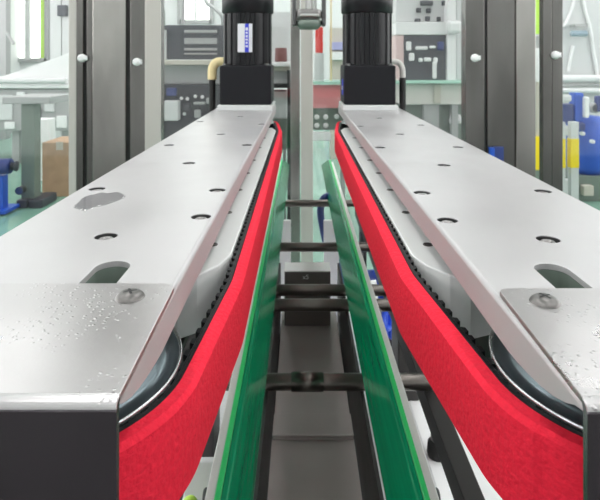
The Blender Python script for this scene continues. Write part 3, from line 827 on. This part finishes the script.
# slit between the right post and the right panel
d = 3.4; fy = floor_y(d)
t = bthing('tube_lamp_column', 'slim white column with a lime edge and yellow band in the slit right of the wide post', 'column', 542, d)
pb('white_tube', 'white', t, 539.5, 3, 544.5, 36, d, .04, .006)
pb('lime_edge', 'lime', t, 536.5, -10, 539.3, 34, d, .03)
pb('grey_shaft', 'grey', t, 537, 36.2, 545, 48, d + .01, .03)
pb('white_housing', 'white', t, 536, 48.2, 544, 82, d, .05, .006)
pb('beige_housing', 'beige', t, 536, 82.2, 545, 136.5, d + .01, .05, .006)
pb('yellow_band', 'yellow', t, 535.5, 137, 545, 170, d - .01, .07, .002)
pb('foot_post', 'greygreen', t, 536, 170.2, 545, fy, d, .05)
# through the right panel
d = 4.2; fy = floor_y(d)
t = bthing('pump_skid', 'blue pump with round cap on a green skid behind the right glass panel', 'pump', 590, d)
bm = bmesh.new(); c = P(592, 0, d + .12); lathe(bm, [(0, 0), (.12, .0), (.145, .05), (.145, .40), (.12, .45), (0, .46)], (P(596, 0, d).x, d + .15, P(0, 176, d).z), seg=36); obj('pump_body', bm, 'blue', t)
pb('blue_manifold', 'blue', t, 575, 93, 584, 122, d - .02, .10, .01)
pb('navy_manifold', 'navyblue', t, 563, 104, 574, 124, d - .02, .10, .01)
bm = bmesh.new(); c = P(594.5, 108, d - .03); cyl(bm, (c.x, d + .012, c.z), (c.x, d - .05, c.z), .040, 24, 0, .008); obj('round_cap', bm, 'grey', t)
bm = bmesh.new(); cyl(bm, (c.x, d - .0502, c.z), (c.x, d - .056, c.z), .028, 24); obj('cap_face', bm, 'greydk', t)
for px0, py0, px1, py1, m in ((585, 97, 590, 118, 'white'), (564, 95, 572, 102, 'palegrey'), (565, 126, 573, 136, 'palegrey'), (578, 123, 586, 131, 'navyblue'), (597, 96, 604, 112, 'navyblue'), (582, 132, 586, 136, 'white'), (592, 140, 596, 144, 'white')):
    pb('side_fitting', m, t, px0, py0, px1, py1, d - .06, .05, .012)
pb('skid', 'greygreen', t, 560, 176.2, 640, fy, d, .5, .004)
pb('valve_box', 'palegrey', t, 562, 180, 575, 194, d - .06, .058, .005)
pb('valve_box', 'beige', t, 584, 186, 594, 196, d - .06, .058, .005)
d = 3.9; fy = floor_y(d)
for a, b, l in ((562, 565.5, 'yellow striped grey bollard just right of the right panel stile'), (571, 579, 'yellow striped grey bollard standing beside the blue pump')):
    t = bthing('bollard', l, 'bollard', (a + b) / 2, d, 'yellow striped bollards')
    pb('bollard_post', 'palegrey', t, a, 122, b, fy, d, .05, .003)
    pb('yellow_band', 'yellow', t, a - .3, 139, b + .3, 168, d - .003, .056, .002)
d = 5.0; fy = floor_y(d)
t = bthing('pipework_cabinet', 'pale grey cabinet with horizontal pipes above the blue pump', 'cabinet', 600, d)
pb('cabinet_body', 'palegrey', t, 556, -60, 680, fy, d + .1, .5, .006)
for y0, y1, m in ((75, 82, 'white'), (83.5, 86.5, 'grey'), (88, 93, 'white')):
    bm = bmesh.new(); r = (y1 - y0) / 2 / FPX * d; c0, c1 = P(557, (y0 + y1) / 2, d), P(680, (y0 + y1) / 2, d); cyl(bm, (c0.x, d + .02, c0.z), (c1.x, d + .02, c1.z), r, 18); obj('pipe', bm, m, t)
bm = bmesh.new(); c0, c1 = P(571, 33.5, d), P(587, 33.5, d); cyl(bm, (c0.x, d, c0.z), (c1.x, d, c1.z), .028, 18, 0, .006); obj('gauge_tube', bm, mat('slate_blue', (.28, .38, .45), .4), t)
pb('gauge_bracket', 'grey', t, 575, 24, 588, 26.5, d - .02, .1)
for k, pts in enumerate(([(577, -14), (572, 8), (564, 27.5)], [(581, -14), (585, 10), (590, 28), (593, 50), (596, 66), (598, 85)], [(573, 46), (570, 60), (568, 72)])):
    lab = ('white hose sloping left from the top behind the right glass panel', 'long white hose drooping right from the top behind the right glass panel', 'short white hose under the slate gauge tube behind the right glass panel')[k]
    tag(part('white_hose', 'white', None, tube, [P(x, y, 5.083) for x, y in pts], .016), lab, 'hose', 'white hoses at the pipework cabinet')
d = GY - .06
t = bthing('blue_tag', 'small blue and navy tag clipped to the wide right guard post', 'tag', 497, d)
t.location.z = P(0, 163, d).z
pb('navy_clip', 'navyblue', t, 494, 147, 504, 163, GY - .0295, .0138, .002)
pb('blue_face', 'blue', t, 490.5, 148, 495, 162, GY - .036, .02, .002)

# ------------------------------------------------------------------ camera, world, view
w = bpy.data.worlds.new('hall_air'); S.world = w; w.use_nodes = True
w.node_tree.nodes['Background'].inputs[0].default_value = (.9, .95, 1, 1)
w.node_tree.nodes['Background'].inputs[1].default_value = .5
cam = bpy.data.cameras.new('camera'); co = bpy.data.objects.new('camera', cam); COL.objects.link(co)
co.location = (0, 0, CAMZ); co.rotation_euler = (PI / 2, 0, 0)
cam.sensor_width = 36; cam.lens = FPX / 600 * 36
cam.shift_x = -(CX - 300) / 600; cam.shift_y = -(250 - CY) / 600
cam.clip_start = .01; cam.clip_end = 60
cam.dof.use_dof = True; cam.dof.focus_distance = .27; cam.dof.aperture_fstop = 42
S.camera = co
S.view_settings.view_transform = 'Standard'; S.view_settings.look = 'None'
S.view_settings.gamma = 1; S.view_settings.use_curve_mapping = False
S.view_settings.exposure = -0.36
